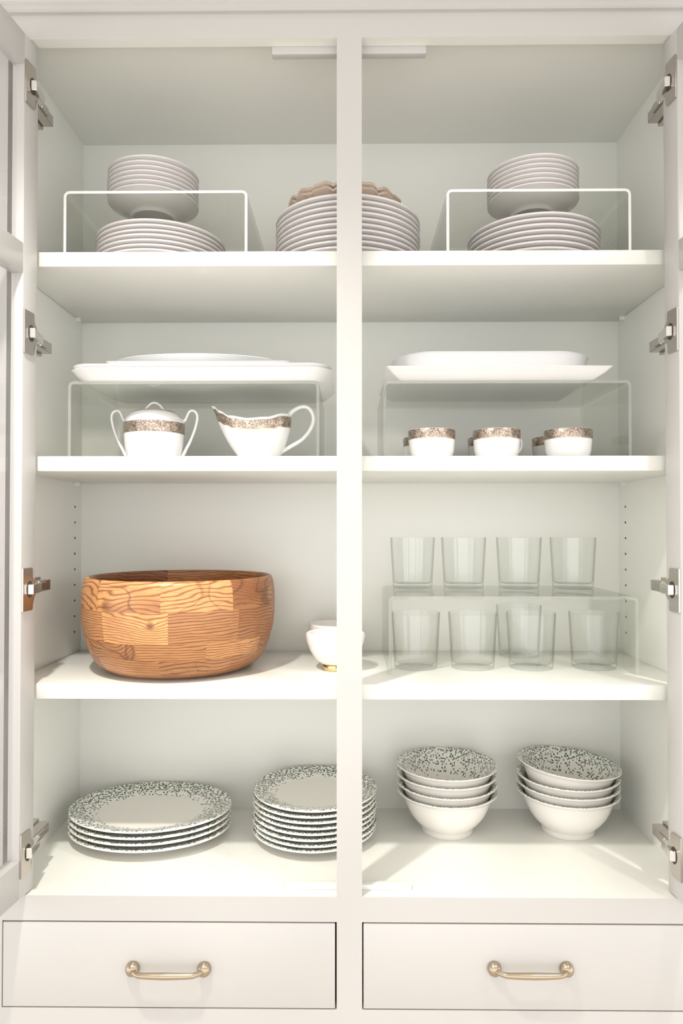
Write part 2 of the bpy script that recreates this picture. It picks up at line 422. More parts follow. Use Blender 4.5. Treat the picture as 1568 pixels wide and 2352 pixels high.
# shelves
for zt, zb in ((S1T, S1B), (S2T, S2B), (S3T, S3B)):
    boxo('shelf', (XL + 0.001, XR - 0.001, YS, YB - 0.001, zb, zt), M['inside'], CAB, 0.0012)
    for x0, x1 in ((XL, XL + 0.010), (XR - 0.010, XR)):
        for yy in (0.07, YB - 0.035):
            boxo('shelf_pin', (x0, x1, yy - 0.003, yy + 0.003, zb - 0.0075, zb), M['inside'], CAB)
# rows of shelf-pin holes in the side panels
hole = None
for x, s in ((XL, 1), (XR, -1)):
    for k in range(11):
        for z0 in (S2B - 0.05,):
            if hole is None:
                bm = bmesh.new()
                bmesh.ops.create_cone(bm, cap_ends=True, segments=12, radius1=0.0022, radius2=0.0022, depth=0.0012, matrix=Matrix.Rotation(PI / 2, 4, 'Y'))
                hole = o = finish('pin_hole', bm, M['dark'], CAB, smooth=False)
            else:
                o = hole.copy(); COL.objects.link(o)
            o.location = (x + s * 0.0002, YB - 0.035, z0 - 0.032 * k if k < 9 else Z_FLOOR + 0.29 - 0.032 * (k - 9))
# door stops behind the rails
boxo('door_stop', (ax(623, 0.03), ax(980, 0.03), FT + 0.0005, 0.035, Z_TOP - 0.0125, Z_TOP + 0.021), M['frame'], CAB, 0.0025)
boxo('door_stop', (ax(659, 0.03), ax(943, 0.03), FT + 0.0005, 0.035, Z_FLOOR, Z_FLOOR + 0.0085), M['inside'], CAB, 0.001)

# drawers with bar handles
def handle_bm(bm, cx, cz, half=0.0565):
    y0 = -0.0015
    for s in (-1, 1):
        prof = [(0.0, 0.0), (0.0106, 0.0), (0.0112, 0.002), (0.0106, 0.006), (0.0085, 0.010), (0.005, 0.0125), (0.0, 0.013)]
        b2 = bmesh.new(); lathe(b2, prof, 20)
        b2.transform(Matrix.Translation((cx + s * half, y0, cz)) @ Matrix.Rotation(PI / 2, 4, 'X'))
        me = bpy.data.meshes.new('t'); b2.to_mesh(me); b2.free(); bm.from_mesh(me); bpy.data.meshes.remove(me)
    zz = cz + 0.0015
    pts = [(cx - half, y0 - 0.004, cz), (cx - half + 0.003, -0.013, cz + 0.0005), (cx - half + 0.009, -0.020, zz), (cx - half + 0.019, -0.0235, zz), (cx, -0.0245, zz),
           (cx + half - 0.019, -0.0235, zz), (cx + half - 0.009, -0.020, zz), (cx + half - 0.003, -0.013, cz + 0.0005), (cx + half, y0 - 0.004, cz)]
    tube(bm, pts, [0.006, 0.0042, 0.0038, 0.0043, 0.0052, 0.0043, 0.0038, 0.0042, 0.006], 14)
    return bm
for a, b, hx in ((OL + 0.0015, MX0 - 0.0025, 388), (MX1 + 0.0005 + 0.0015, OR - 0.0015, 1216.5)):
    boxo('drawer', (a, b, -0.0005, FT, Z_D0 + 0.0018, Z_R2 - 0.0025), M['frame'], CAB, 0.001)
    d = CAB.children[-1]
    d = [o for o in CAB.children if o.name.startswith('drawer')][-1]
    bm = bmesh.new(); handle_bm(bm, ax(hx, 0, 2222), az(2222, 0, hx))
    h = finish('handle', bm, M['brass'], d); h['label'] = 'aged brass bar pull handle'
boxo('drawer_box', (OL + 0.004, MX0 - 0.006, FT + 0.002, YB - 0.02, Z_D0 + 0.004, Z_R2 - 0.02), M['dark'], CAB)
boxo('drawer_box', (MX1 + 0.006, OR - 0.004, FT + 0.002, YB - 0.02, Z_D0 + 0.004, Z_R2 - 0.02), M['dark'], CAB)

# glazed doors swung open, hinges
DOOR_W, DOOR_T, STILE = 0.526, 0.021, 0.040
TH = math.radians(6.7)
def door(side):
    """side -1 left, +1 right. local frame: u along the door from the hinge, n inwards face normal"""
    hx, hy = XC + side * 0.5105, 0.020
    U = Vector((side * math.sin(TH), -math.cos(TH), 0)); Nn = Vector((-side * math.cos(TH), -math.sin(TH), 0))   # Nn points to the cabinet's middle
    def W(u, n, z): return Vector((hx, hy, z)) + U * u + Nn * n
    z0, z1 = Z_FLOOR + 0.002, Z_TOP - 0.0022
    zm0, zm1 = az(623, -0.02), az(553, -0.02)
    def bar(bm, u0, u1, za, zb, n0, n1, bev=0.0):
        b2 = bmesh.new(); box(b2, u0, u1, n0, n1, za, zb, bev)
        for v in b2.verts: v.co = W(v.co.x, v.co.y, v.co.z)
        me = bpy.data.meshes.new('t'); b2.to_mesh(me); b2.free(); bm.from_mesh(me); bpy.data.meshes.remove(me)
    bm = bmesh.new()
    for u0, u1 in ((0, STILE), (DOOR_W - 0.055, DOOR_W)): bar(bm, u0, u1, z0, z1, -DOOR_T, 0, 0.002)
    rails = ((z0, z0 + 0.060), (zm0, zm1), (z1 - 0.050, z1))
    for za, zb in rails: bar(bm, STILE - 0.001, DOOR_W - 0.054, za, zb, -DOOR_T, -0.0002, 0.002)
    D = finish('door', bm, M['frame'], CAB)
    for za, zb in ((rails[0][1], rails[1][0]), (rails[1][1], rails[2][0])):
        bm = bmesh.new(); bar(bm, STILE - 0.004, DOOR_W - 0.051, za - 0.004, zb + 0.004, -0.0155, -0.0125)
        finish('pane', bm, M['pane'], D, smooth=False)
    for zc in (EYE + 0.712, EYE + 0.3125, EYE - 0.0975, EYE - 0.5145):
        # arm body clipped to a packed-out plate on the side panel
        wall = XL if side < 0 else XR
        bm = bmesh.new()
        xa = hx - side * 0.001; inn = -side
        def bx(xa_, xb_, ya, yb, za, zb, mi=0, bev=0.0008):
            box(bm, min(xa_, xb_), max(xa_, xb_), ya, yb, zc + za, zc + zb, bev, 1, mi)
        bx(wall, wall + inn * 0.026, 0.055, 0.098, -0.013, 0.013)          # mounting plate, packed out from the panel
        bx(wall + inn * 0.026, wall + inn * 0.044, 0.036, 0.096, -0.0090, 0.0090)   # arm
        bx(wall + inn * 0.030, wall + inn * 0.0475, 0.036, 0.070, -0.0065, 0.0065)
        hg = finish('hinge', bm, [M['nickel']], CAB, smooth=False)
        # cup plate on the door face
        bm = bmesh.new()
        poly = [(0.0395, -0.034), (0.0395, 0.034), (0.0150, 0.034), (0.0128, 0.031), (0.0128, 0.0165)]
        for k in range(9):
            a = math.radians(128 - 16 + (232 + 16 - 128 + 16) * k / 8)
            poly.append((0.0215 + 0.0195 * math.cos(a), 0.0205 * math.sin(a)))
        poly += [(0.0128, -0.0165), (0.0128, -0.031), (0.0150, -0.034)]
        prism(bm, poly, 1, 0.0002, 0.0032)
        for v in bm.verts: v.co = W(v.co.x, v.co.y, zc + v.co.z)
        finish('cup_plate', bm, M['nickel'], hg, smooth=False)
        bm = bmesh.new()                                                    # dark cup pocket
        poly = [(0.0215 + 0.0085 * math.cos(2 * PI * k / 16), 0.0135 * math.sin(2 * PI * k / 16)) for k in range(16)]
        prism(bm, poly, 1, 0.0033, 0.0037)
        for v in bm.verts: v.co = W(v.co.x, v.co.y, zc + v.co.z)
        finish('cup_pocket', bm, M['dark'], hg, smooth=False)
        bm = bmesh.new()                                                    # bright link between cup and arm
        p0 = W(0.022, 0.006, zc); p1 = Vector((wall + inn * 0.049, 0.040, zc))
        dirv = (p1 - p0).normalized(); sdv = Vector((dirv.y, -dirv.x, 0))
        b2 = bmesh.new(); box(b2, -0.004, (p1 - p0).length, -0.0045, 0.0045, -0.0082, 0.0082, 0.001, 1)
        for v in b2.verts: v.co = p0 + dirv * v.co.x + sdv * v.co.y + Vector((0, 0, v.co.z))
        me = bpy.data.meshes.new('t'); b2.to_mesh(me); b2.free(); bm.from_mesh(me); bpy.data.meshes.remove(me)
        finish('link_arm', bm, M['chrome'], hg, smooth=False)
        bm = bmesh.new()
        for dz in (-0.0082, 0.0082):
            bmesh.ops.create_uvsphere(bm, u_segments=10, v_segments=6, radius=0.002, matrix=Matrix.Translation((p1.x, p1.y - 0.002, zc + dz)))
        finish('hinge_pin', bm, M['chrome'], hg)
door(-1); door(1)

# ------------------------------------------------------------------ clear acrylic risers
def riser(x0, x1, y0, y1, z0, h, t, edge, label):
    rc = 0.010
    def path(off):
        r = max(rc - off, 0.002); a0, a1, zt = x0 + off, x1 - off, z0 + h - off
        p = [(a0, z0)]
        for k in range(7): a = PI - PI / 2 * k / 6; p.append((a0 + r + r * math.cos(a), zt - r + r * math.sin(a)))
        for k in range(7): a = PI / 2 - PI / 2 * k / 6; p.append((a1 - r + r * math.cos(a), zt - r + r * math.sin(a)))
        p.append((a1, z0)); return p
    o, i = path(0), path(t)
    bm = bmesh.new(); n = len(o)
    O0 = [bm.verts.new((p[0], y0, p[1])) for p in o]; I0 = [bm.verts.new((p[0], y0, p[1])) for p in i]
    O1 = [bm.verts.new((p[0], y1, p[1])) for p in o]; I1 = [bm.verts.new((p[0], y1, p[1])) for p in i]
    for k in range(n - 1):
        bm.faces.new((O0[k], O0[k + 1], O1[k + 1], O1[k])); bm.faces.new((I0[k], I1[k], I1[k + 1], I0[k + 1]))
        bm.faces.new((O0[k], I0[k], I0[k + 1], O0[k + 1])).material_index = 1
        bm.faces.new((O1[k], O1[k + 1], I1[k + 1], I1[k])).material_index = 1
    for k in (0, n - 1): bm.faces.new((O0[k], O1[k], I1[k], I0[k])).material_index = 1
    ob = finish('display_riser', bm, [M['acrylic'], edge])
    return tag(ob, label, 'display riser', 'clear acrylic risers on the shelves')
E = 0.0003
RS1 = S1T + E; RT1 = az(438, 0.055, 350)
riser(ax(146, 0.055, 500), ax(568, 0.055, 500), 0.055, 0.30, RS1, RT1 - RS1, 0.0045, M['edge_lit_look'], 'clear riser with white lit-look edge on the top shelf, above the gravy boat')
riser(ax(1025, 0.055, 500), ax(1449, 0.055, 500), 0.055, 0.30, RS1, RT1 - RS1, 0.0045, M['edge_lit_look'], 'clear riser with white lit-look edge on the top shelf, above the teacups')
RS2 = S2T + E; RT2 = az(875, 0.06, 450)
riser(ax(156, 0.06, 950), ax(733, 0.06, 950), 0.06, 0.30, RS2, RT2 - RS2, 0.005, M['edge_soft'], 'clear riser standing over the sugar bowl and gravy boat')
riser(ax(880, 0.06, 950), ax(1450, 0.06, 950), 0.06, 0.30, RS2, RT2 - RS2, 0.005, M['edge_soft'], 'clear riser standing over the gold-banded teacups')
RS3 = S3T + E; RT3 = az(1370, 0.107, 1200)
riser(ax(892, 0.107, 1450), ax(1467, 0.107, 1450), 0.107, 0.338, RS3, RT3 - RS3, 0.006, M['edge_soft'], 'clear riser carrying a row of glass tumblers')

# ------------------------------------------------------------------ plates and bowls
ORD = ['bottom', 'second from bottom', 'third from bottom', 'fourth from bottom', 'fifth from bottom', 'sixth from bottom', 'seventh from bottom', 'eighth from bottom', 'ninth from bottom', 'tenth from bottom']
def ordinal(i, n):
    if i == n - 1: return 'topmost'
    if i == n - 2 and n > 3: return 'second from top'
    return ORD[i]
def plate_profile(R, f, s, hr, t, well, ex=0.85):
    """closed plate section; s = height of the eating surface above the foot = stacking pitch"""
    u = s - t
    bot = [(0, u), (f - 0.004, u), (f - 0.003, 0.0), (f, 0.0), (f + 0.003, u * 0.9), (well, u + 0.001)]
    k = 6
    for i in range(1, k): q = i / k; bot.append((well + (R - 0.002 - well) * q, u + 0.001 + (hr - u - 0.001) * (q ** ex)))
    bot += [(R - 0.002, hr), (R - 0.0004, hr + 0.0006), (R, hr + t * 0.5), (R - 0.0004, hr + t - 0.0006), (R - 0.002, hr + t)]
    top = []
    for i in range(k - 1, 0, -1): q = i / k; top.append((well + (R - 0.002 - well) * q, s + 0.001 + (hr + t - s - 0.001) * (q ** ex)))
    top += [(well, s + 0.001), (well - 0.008, s), (0, s)]
    return bot + top, len(bot)
def stack(name, n, prof, nb, mats, loc, pitch, seg, ex, ey, label, cat, group, wob=0.0, rz=None, tilts=None):
    bm = bmesh.new()
    mis = [0] * (nb - 2) + [1] * (len(prof) - nb + 1) if len(mats) > 1 else None
    lathe(bm, prof, seg, mis, ex, ey, rmax=max(p[0] for p in prof))
    first = finish(name, bm, mats, angle=40)
    z = loc[2]
    for i in range(n):
        o = first if i == 0 else first.copy()
        if i: COL.objects.link(o)
        o.location = (loc[0] + random.uniform(-wob, wob), loc[1] + random.uniform(-wob, wob), z)
        o.rotation_euler = (0, 0, random.uniform(0, 6.28) if rz is None else rz)
        if tilts and tilts[i]:                                   # leans in the one below, turning about its own middle height
            o.rotation_euler = (tilts[i][0], tilts[i][1], 0); o.location.x -= tilts[i][1] * 0.045; o.location.y += tilts[i][0] * 0.045
        tag(o, label % ordinal(i, n), cat, group)
        z += pitch[i] if isinstance(pitch, (list, tuple)) else pitch
    return z
W1 = [M['white']]
# top shelf: three stacks of plates, two of shallow bowls on the risers
p, nb = plate_profile(0.1165, 0.066, 0.0083, 0.0135, 0.0042, 0.078)
stack('plate', 7, p, nb, W1, (ax(372, 0.178, 560), 0.178, RS1 + E), 0.0085, 72, 1, 1, 'white plate, %s in the stack under the riser above the gravy boat', 'plate', 'white plates under the riser above the gravy boat', 0.0012)
p, nb = plate_profile(0.1185, 0.068, 0.0096, 0.0135, 0.0044, 0.080)
stack('plate', 7, p, nb, W1, (ax(1222, 0.178, 560), 0.178, RS1 + E), 0.0098, 72, 1, 1, 'white plate, %s in the stack under the riser above the teacups', 'plate', 'white plates under the riser above the teacups', 0.0012)
p, nb = plate_profile(0.1345, 0.080, 0.0095, 0.0140, 0.0046, 0.096)
ztop = stack('dinner_plate', 10, p, nb, W1, (ax(798, 0.190, 520), 0.190, RS1 + E), 0.0098, 80, 1, 1, 'white dinner plate, %s in the tall stack behind the centre post', 'plate', 'white dinner plates behind the centre post', 0.0010)
p, nb = plate_profile(0.0815, 0.038, 0.0076, 0.0235, 0.0036, 0.042, 1.25)
stack('soup_bowl', 7, p, nb, W1, (ax(353, 0.165, 440), 0.165, RT1 + E), [0.0083] * 5 + [0.0096, 0], 64, 1, 1, 'shallow white bowl, %s in the stack on the riser above the gravy boat', 'bowl', 'shallow white bowls above the gravy boat', 0.0004,
      tilts=[None, None, None, None, None, None, (0.0, -0.015)])
stack('soup_bowl', 7, p, nb, W1, (ax(1222, 0.165, 440), 0.165, RT1 + E), 0.0083, 64, 1, 1, 'shallow white bowl, %s in the stack on the riser above the teacups', 'bowl', 'shallow white bowls above the teacups', 0.0004)
# scalloped amber dishes on the dinner plates
for k in range(2):
    bm = bmesh.new(); seg = 144; rings = []
    R = 0.107 - 0.002 * k
    base = [(0.0, 0.004, 0), (0.045, 0.004, 0), (0.047, 0.0, 0), (0.052, 0.0, 0), (0.055, 0.0045, 0), (0.070, 0.008, 0.3), (0.085, 0.0125, 0.7), (R, 0.017, 1.0), (R + 0.001, 0.0185, 1.0), (R - 0.001, 0.0198, 1.0), (0.085, 0.0158, 0.7), (0.070, 0.0115, 0.3), (0.055, 0.0085, 0), (0.0535, 0.0084, 0), (0.0, 0.0082, 0)]
    for r, z, q in base:
        z = z * 1.75 if r > 0.054 else z
        if r == 0: rings.append([bm.verts.new((0, 0, z))]); continue
        ring = []
        for i in range(seg):
            a = 2 * PI * i / seg; s = abs(math.sin(a * 8)) ** 0.7 - 0.5; s2 = math.sin(a * 24 + 1)
            rr = r * (1 + q * (0.030 * s + 0.006 * s2)); zz = z + q * (0.0040 * s + 0.0010 * s2)
            ring.append(bm.verts.new((rr * math.cos(a), rr * math.sin(a), zz)))
        rings.append(ring)
    for A, B in zip(rings, rings[1:]):
        for i in range(seg):
            j = (i + 1) % seg
            if len(A) == 1: bm.faces.new((A[0], B[i], B[j]))
            elif len(B) == 1: bm.faces.new((A[i], B[0], A[j]))
            else: bm.faces.new((A[i], B[i], B[j], A[j]))
    o = finish('scalloped_dish', bm, M['amber'], angle=50)
    o.location = (ax(792, 0.19, 440), 0.19, ztop + E + 0.0092 * k); o.rotation_euler = (0, 0, 0.2)
    tag(o, ('lower' if k == 0 else 'upper') + ' of two tan scalloped glass dishes on the dinner plate stack', 'dish', 'scalloped dishes on the dinner plates')

# second shelf, platters on the risers
def platter(name, hx, hy, rc, h, flare, t, loc, mat, label, wav=None, rz=0.0, cat='platter'):
    bm = bmesh.new()
    A = [rrect(hx - flare, hy - flare, max(rc - flare * 0.6, 0.004), 0.0),
         rrect(hx - flare * 0.80, hy - flare * 0.80, rc, h * 0.06),
         rrect(hx - flare * 0.35, hy - flare * 0.35, rc, h * 0.50, wav=(lambda x, y: 0.5 * wav(x, y)) if wav else None),
         rrect(hx - 0.0015, hy - 0.0015, rc, h - 0.002, wav=wav), rrect(hx, hy, rc, h - 0.001, wav=wav), rrect(hx - 0.001, hy - 0.001, rc, h, wav=wav),
         rrect(hx - 0.004, hy - 0.004, rc, h - 0.001, wav=wav),
         rrect(hx - flare * 0.35 - t, hy - flare * 0.35 - t, rc, h * 0.5 + t * 0.4, wav=(lambda x, y: 0.5 * wav(x, y)) if wav else None),
         rrect(hx - flare - t, hy - flare - t, max(rc - flare * 0.6, 0.004), t)]
    loft(bm, A); o = finish(name, bm, mat, angle=50)
    o.location = loc; o.rotation_euler = (0, 0, rz)
    return tag(o, label, cat, 'white serving pieces on the risers')
zt = RT2 + E
xa, xb = ax(147, 0.037, 850), ax(763, 0.037, 850)
pA = (xa + xb) / 2
wv = lambda x, y: 0.0015 * math.sin(x * 14 + 1.0)
platter('serving_platter', (xb - xa) / 2, 0.128, 0.035, 0.0195, 0.020, 0.004, (pA, 0.166, zt), M['bright'], 'long white rounded rectangular platter, lower of the pair, resting on the riser', wv)
platter('serving_platter', (xb - xa) / 2 - 0.002, 0.126, 0.035, 0.0195, 0.020, 0.0035, (pA, 0.166, zt + 0.0068), M['bright'], 'long white rounded rectangular platter, upper of the pair, under the tray', wv)
xa, xb = ax(238, 0.075, 830), ax(665, 0.075, 830)
platter('serving_tray', (xb - xa) / 2, 0.080, 0.008, 0.0250, 0.010, 0.003, ((xa + xb) / 2, 0.158, zt + 0.0106), M['bright'], 'narrow white rectangular tray with upturned ends under the oval platter', lambda x, y: 0.018 * abs(x / 0.16) ** 4 * 0.18, cat='tray')
pp, nb = plate_profile(1.0, 0.60, 0.30, 0.9, 0.2, 0.70)
bm = bmesh.new()
ov = [(0, 0.0035), (0.54, 0.0035), (0.55, 0.0), (0.60, 0.0), (0.62, 0.0035), (0.80, 0.014), (0.97, 0.0355), (1.0, 0.0382), (0.985, 0.0395), (0.80, 0.0190), (0.62, 0.0085), (0, 0.0075)]
lathe(bm, ov, 96, None, 0.150, 0.072); o = finish('oval_platter', bm, M['bright'], angle=50)
o.location = (ax(455, 0.155, 820), 0.158, zt + 0.0140)
tag(o, 'white oval platter on top of the pile above the gravy boat', 'platter', 'white serving pieces on the risers')
xa, xb = ax(887, 0.037, 840), ax(1410, 0.037, 840)
platter('serving_platter', (xb - xa) / 2, 0.125, 0.004, 0.0195, 0.030, 0.004, ((xa + xb) / 2, 0.163, zt), M['bright'], 'white square-cornered platter with sloping sides on the riser over the teacups')
xa, xb = ax(900, 0.15, 820), ax(1350, 0.15, 820)
platter('baking_dish', (xb - xa) / 2, 0.078, 0.072, 0.0458, 0.0155, 0.005, ((xa + xb) / 2, 0.165, zt + 0.0102), M['bright'], 'deep white oblong dish with rounded ends, standing on the square-cornered platter', cat='dish')

# sugar bowl
SB = empty('sugar_bowl', (ax(354.5, 0.15, 1000), 0.15, S2T + E))
tag(SB, 'white lidded sugar bowl with two loop handles and a gold band', 'sugar bowl')
def thing_lathe(name, prof, mat, parent, seg=56, mis=None):
    bm = bmesh.new(); lathe(bm, prof, seg, mis); return finish(name, bm, mat, parent, angle=50)
R = 0.0535
thing_lathe('body', [(0, 0.002), (0.040, 0.002), (0.042, 0), (0.0455, 0.0005), (0.0485, 0.010), (0.0515, 0.028), (0.0532, 0.048), (R, 0.064), (R, 0.0735), (R - 0.001, 0.0745), (R - 0.003, 0.0735), (R - 0.003, 0.05), (0.046, 0.012), (0.03, 0.005), (0, 0.005)], M['bright'], SB)
thing_lathe('gold_band', [(0.0534, 0.0505), (0.0537, 0.0505), (R + 0.0005, 0.064), (R + 0.0005, 0.0700), (R + 0.0001, 0.0702), (R + 0.0001, 0.064)], M['gold'], SB)
lid = thing_lathe('lid', [(0, 0.0745), (R - 0.004, 0.0740), (R - 0.001, 0.0748), (R - 0.001, 0.0765), (R - 0.004, 0.080), (0.045, 0.0855), (0.039, 0.0895), (0.030, 0.0925), (0.015, 0.0945), (0, 0.095)], M['bright'], SB)
thing_lathe('lid_band', [(0.0365, 0.0907), (0.0366, 0.0912), (0.0305, 0.0930), (0.0200, 0.0945), (0.0200, 0.0941), (0.0300, 0.0924)], M['gold'], lid)
bm = bmesh.new(); tube(bm, [(-0.021, 0, 0.0920), (-0.013, 0, 0.1010), (-0.006, 0, 0.1075), (0.002, 0, 0.1085), (0.010, 0, 0.1040), (0.015, 0, 0.0975), (0.021, 0, 0.0915)], 0.0021, 10)
finish('lid_handle', bm, M['bright'], lid)
for s in (-1, 1):
    bm = bmesh.new()
    tube(bm, [(s * 0.0525, 0, 0.0755), (s * 0.0560, 0, 0.0775), (s * 0.0590, 0, 0.0840), (s * 0.0635, 0, 0.0925), (s * 0.0700, 0, 0.0945), (s * 0.0765, 0, 0.0895), (s * 0.0780, 0, 0.0790), (s * 0.0735, 0, 0.0600), (s * 0.0650, 0, 0.0380), (s * 0.0580, 0, 0.0245), (s * 0.0545, 0, 0.0170), (s * 0.0500, 0, 0.0100)],
         [0.003, 0.0025, 0.0022, 0.0022, 0.0023, 0.0024, 0.0024, 0.0024, 0.0025, 0.0027, 0.003, 0.003], 10, 1.2)
    finish('handle', bm, M['bright'], SB)

# gravy boat
GB = empty('gravy_boat', (ax(592, 0.15, 1000), 0.15, S2T + E))
tag(GB, 'white gravy boat with a gold band, tall spout and loop handle', 'gravy boat')
MP = 1.26 / 1600
def gx(px): return (px - 592) * MP
xl = [gx(556), gx(553), gx(540), gx(524), gx(510), gx(501), gx(494), gx(484)]
xr = [gx(632), gx(635), gx(646), gx(656), gx(663), gx(667), gx(669), gx(668)]
hw = [0.026, 0.028, 0.034, 0.040, 0.044, 0.046, 0.047, 0.047]
tt = [0.0, 0.03, 0.16, 0.34, 0.54, 0.70, 0.86, 1.0]
SEG = 72
def ztop(c):    # c = cos(theta): -1 spout, +1 handle
    zs = [(-1.0, 0.1030), (-0.93, 0.1010), (-0.75, 0.0905), (-0.45, 0.0790), (0.0, 0.0735), (0.45, 0.0765), (0.85, 0.0850), (1.0, 0.0862)]
    for (a, za), (b, zb) in zip(zs, zs[1:]):
        if c <= b:
            q = (c - a) / (b - a); q = q * q * (3 - 2 * q); return za + (zb - za) * q
    return zs[-1][1]
def gpoint(t, th, off=0.0):
    for k in range(len(tt) - 1):
        if t <= tt[k + 1] + 1e-9: break
    q = (t - tt[k]) / (tt[k + 1] - tt[k])
    L = xl[k] + (xl[k + 1] - xl[k]) * q; Rr = xr[k] + (xr[k + 1] - xr[k]) * q; H = hw[k] + (hw[k + 1] - hw[k]) * q
    c, s = math.cos(th), math.sin(th)
    cxm, a = (L + Rr) / 2, (Rr - L) / 2 + off
    nar = 1 - 0.50 * (max(0, -c) ** 3) * t
    return (cxm + a * c, (H + off) * s * nar, t * ztop(c))
bm = bmesh.new(); rings = []
ts = [0, 0.03, 0.10, 0.2, 0.3, 0.4, 0.5, 0.6, 0.7, 0.8, 0.9, 0.97, 1.0]
for t in ts: rings.append([gpoint(t, 2 * PI * i / SEG) for i in range(SEG)])
for t in ts[::-1]:
    r = []
    for i in range(SEG):
        x, y, z = gpoint(max(t, 0.03), 2 * PI * i / SEG, -0.0025); r.append((x, y, max(z, 0.004)))
    rings.append(r)
loft(bm, rings); finish('body', bm, M['bright'], GB, angle=50)
bm = bmesh.new(); rings = []
def band(t0, t1, mat, nm):
    bm = bmesh.new(); rings = []
    for k in range(5):
        t = t0 + (t1 - t0) * k / 4
        rings.append([gpoint(t, 2 * PI * i / SEG, 0.0004) for i in range(SEG)])
    for k in range(4, -1, -1):
        t = t0 + (t1 - t0) * k / 4
        rings.append([gpoint(t, 2 * PI * i / SEG, 0.0001) for i in range(SEG)])
    vr = [[bm.verts.new(p) for p in r] for r in rings]
    for a, b in zip(vr, vr[1:] + vr[:1]):
        for i in range(SEG): bm.faces.new((a[i], a[(i + 1) % SEG], b[(i + 1) % SEG], b[i]))
    return finish(nm, bm, mat, GB, angle=50)
band(0.745, 0.945, M['gold'], 'gold_band'); band(0.715, 0.742, M['gold_line'], 'gold_line')
bm = bmesh.new()
tube(bm, [(gx(662), 0, 0.0840), (gx(672), 0, 0.0930), (gx(690), 0, 0.1005), (gx(706), 0, 0.1000), (gx(717), 0, 0.0900), (gx(720), 0, 0.0760), (gx(712), 0, 0.0590), (gx(694), 0, 0.0420), (gx(668), 0, 0.0290), (gx(648), 0, 0.0205), (gx(640), 0, 0.0150)],
     [0.0045, 0.0040, 0.0036, 0.0034, 0.0034, 0.0034, 0.0034, 0.0034, 0.0036, 0.0042, 0.0045], 12, 1.2)
finish('handle', bm, M['bright'], GB)

# teacups
cups = None
def make_cup():
    c = empty('teacup', (0, 0, 0))
    r = 0.0410
    thing_lathe('body', [(0, 0.002), (0.027, 0.002), (0.029, 0), (0.032, 0.0006), (0.036, 0.006), (0.0390, 0.016), (0.0403, 0.030), (r, 0.042), (r, 0.0525), (r - 0.001, 0.0532), (r - 0.002, 0.0525), (r - 0.0022, 0.03), (0.034, 0.008), (0.02, 0.0045), (0, 0.0045)], M['bright'], c)
    thing_lathe('gold_band', [(0.0408, 0.0375), (0.0412, 0.0375), (r + 0.0004, 0.043), (r + 0.0004, 0.0520), (r + 0.0001, 0.0526), (r + 0.00005, 0.043)], M['gold'], c)
    thing_lathe('gold_line', [(0.0407, 0.0362), (0.0411, 0.0362), (0.0411, 0.0370), (0.0407, 0.0370)], M['gold_line'], c)
    bm = bmesh.new()
    tube(bm, [(0.0395, 0, 0.0430), (0.046, 0, 0.0455), (0.0560, 0, 0.0425), (0.0600, 0, 0.0335), (0.0560, 0, 0.0220), (0.0470, 0, 0.0150), (0.0375, 0, 0.0120)], 0.0024, 10, 1.3)
    finish('handle', bm, M['bright'], c)
    return c
cup0 = make_cup()
spots = [(991, 0.122, 1.45, 'front row, next to the centre post'), (1140, 0.122, 0.55, 'middle of the front row, its handle edge showing'), (1304, 0.122, 1.4, 'front row, farthest from the centre post'),
         (975, 0.225, 1.3, 'behind the front cup next to the centre post'), (1124, 0.225, 1.3, 'behind the middle cup'), (1272, 0.225, 1.3, 'behind the front cup farthest from the centre post')]
for i, (px, y, rz, where) in enumerate(spots):
    c = cup0 if i == 0 else copy_tree(cup0)
    c.location = (ax(px, y, 1010), y, S2T + E); c.rotation_euler = (0, 0, rz)
    tag(c, 'white teacup with gold band, ' + where, 'cup', 'gold-banded teacups under the riser')

# ------------------------------------------------------------------ third shelf: segmented wooden bowl
BO = [(0.085, 0.0), (0.105, 0.0006), (0.128, 0.005), (0.1445, 0.015), (0.1535, 0.027), (0.1585, 0.039), (0.1645, 0.056), (0.1675, 0.067), (0.1705, 0.080), (0.1725, 0.100), (0.1730, 0.119), (0.1726, 0.138), (0.1712, 0.152), (0.1695, 0.160), (0.1672, 0.1655), (0.1640, 0.1682)]
BI = [(0.085, 0.014), (0.100, 0.0145), (0.118, 0.017), (0.131, 0.023), (0.1395, 0.032), (0.1445, 0.041), (0.1505, 0.056), (0.1535, 0.067), (0.1565, 0.080), (0.1587, 0.100), (0.1592, 0.119), (0.1588, 0.138), (0.1578, 0.152), (0.1573, 0.160), (0.1585, 0.1660), (0.1615, 0.1684)]
WB = empty('wooden_bowl', (ax(414.5, 0.1755, 1440), 0.1752, S3T + E), 0.0)
tag(WB, 'large salad bowl of joined light and dark wood blocks', 'bowl')
KNOT = ((math.radians(-90 - 2.5) + PI * 1.5 + 0.5) * 0.17, 0.098)
M['wood_knot'] = wood_mat('acacia_knot_block', KNOT)
rows = [(0, 5, 8, -44), (5, 7, 9, -52), (7, 10, 9, -33), (10, 15, 9, -37)]
tones = {(0, 7): 0.35, (0, 0): 0.62, (0, 1): 0.40, (0, 2): 0.3, (1, 8): 0.85, (1, 0): 0.42, (1, 1): 0.55, (1, 2): 0.72, (1, 3): 0.3, (2, 8): 0.58, (2, 0): 1.0, (2, 1): 0.48, (2, 2): 0.34, (2, 3): 0.3,
         (3, 8): 0.66, (3, 0): 0.80, (3, 1): 0.88, (3, 2): 0.42, (3, 3): 0.22, (3, 4): 0.55, (3, 5): 0.62, (3, 6): 0.12, (3, 7): 0.2}
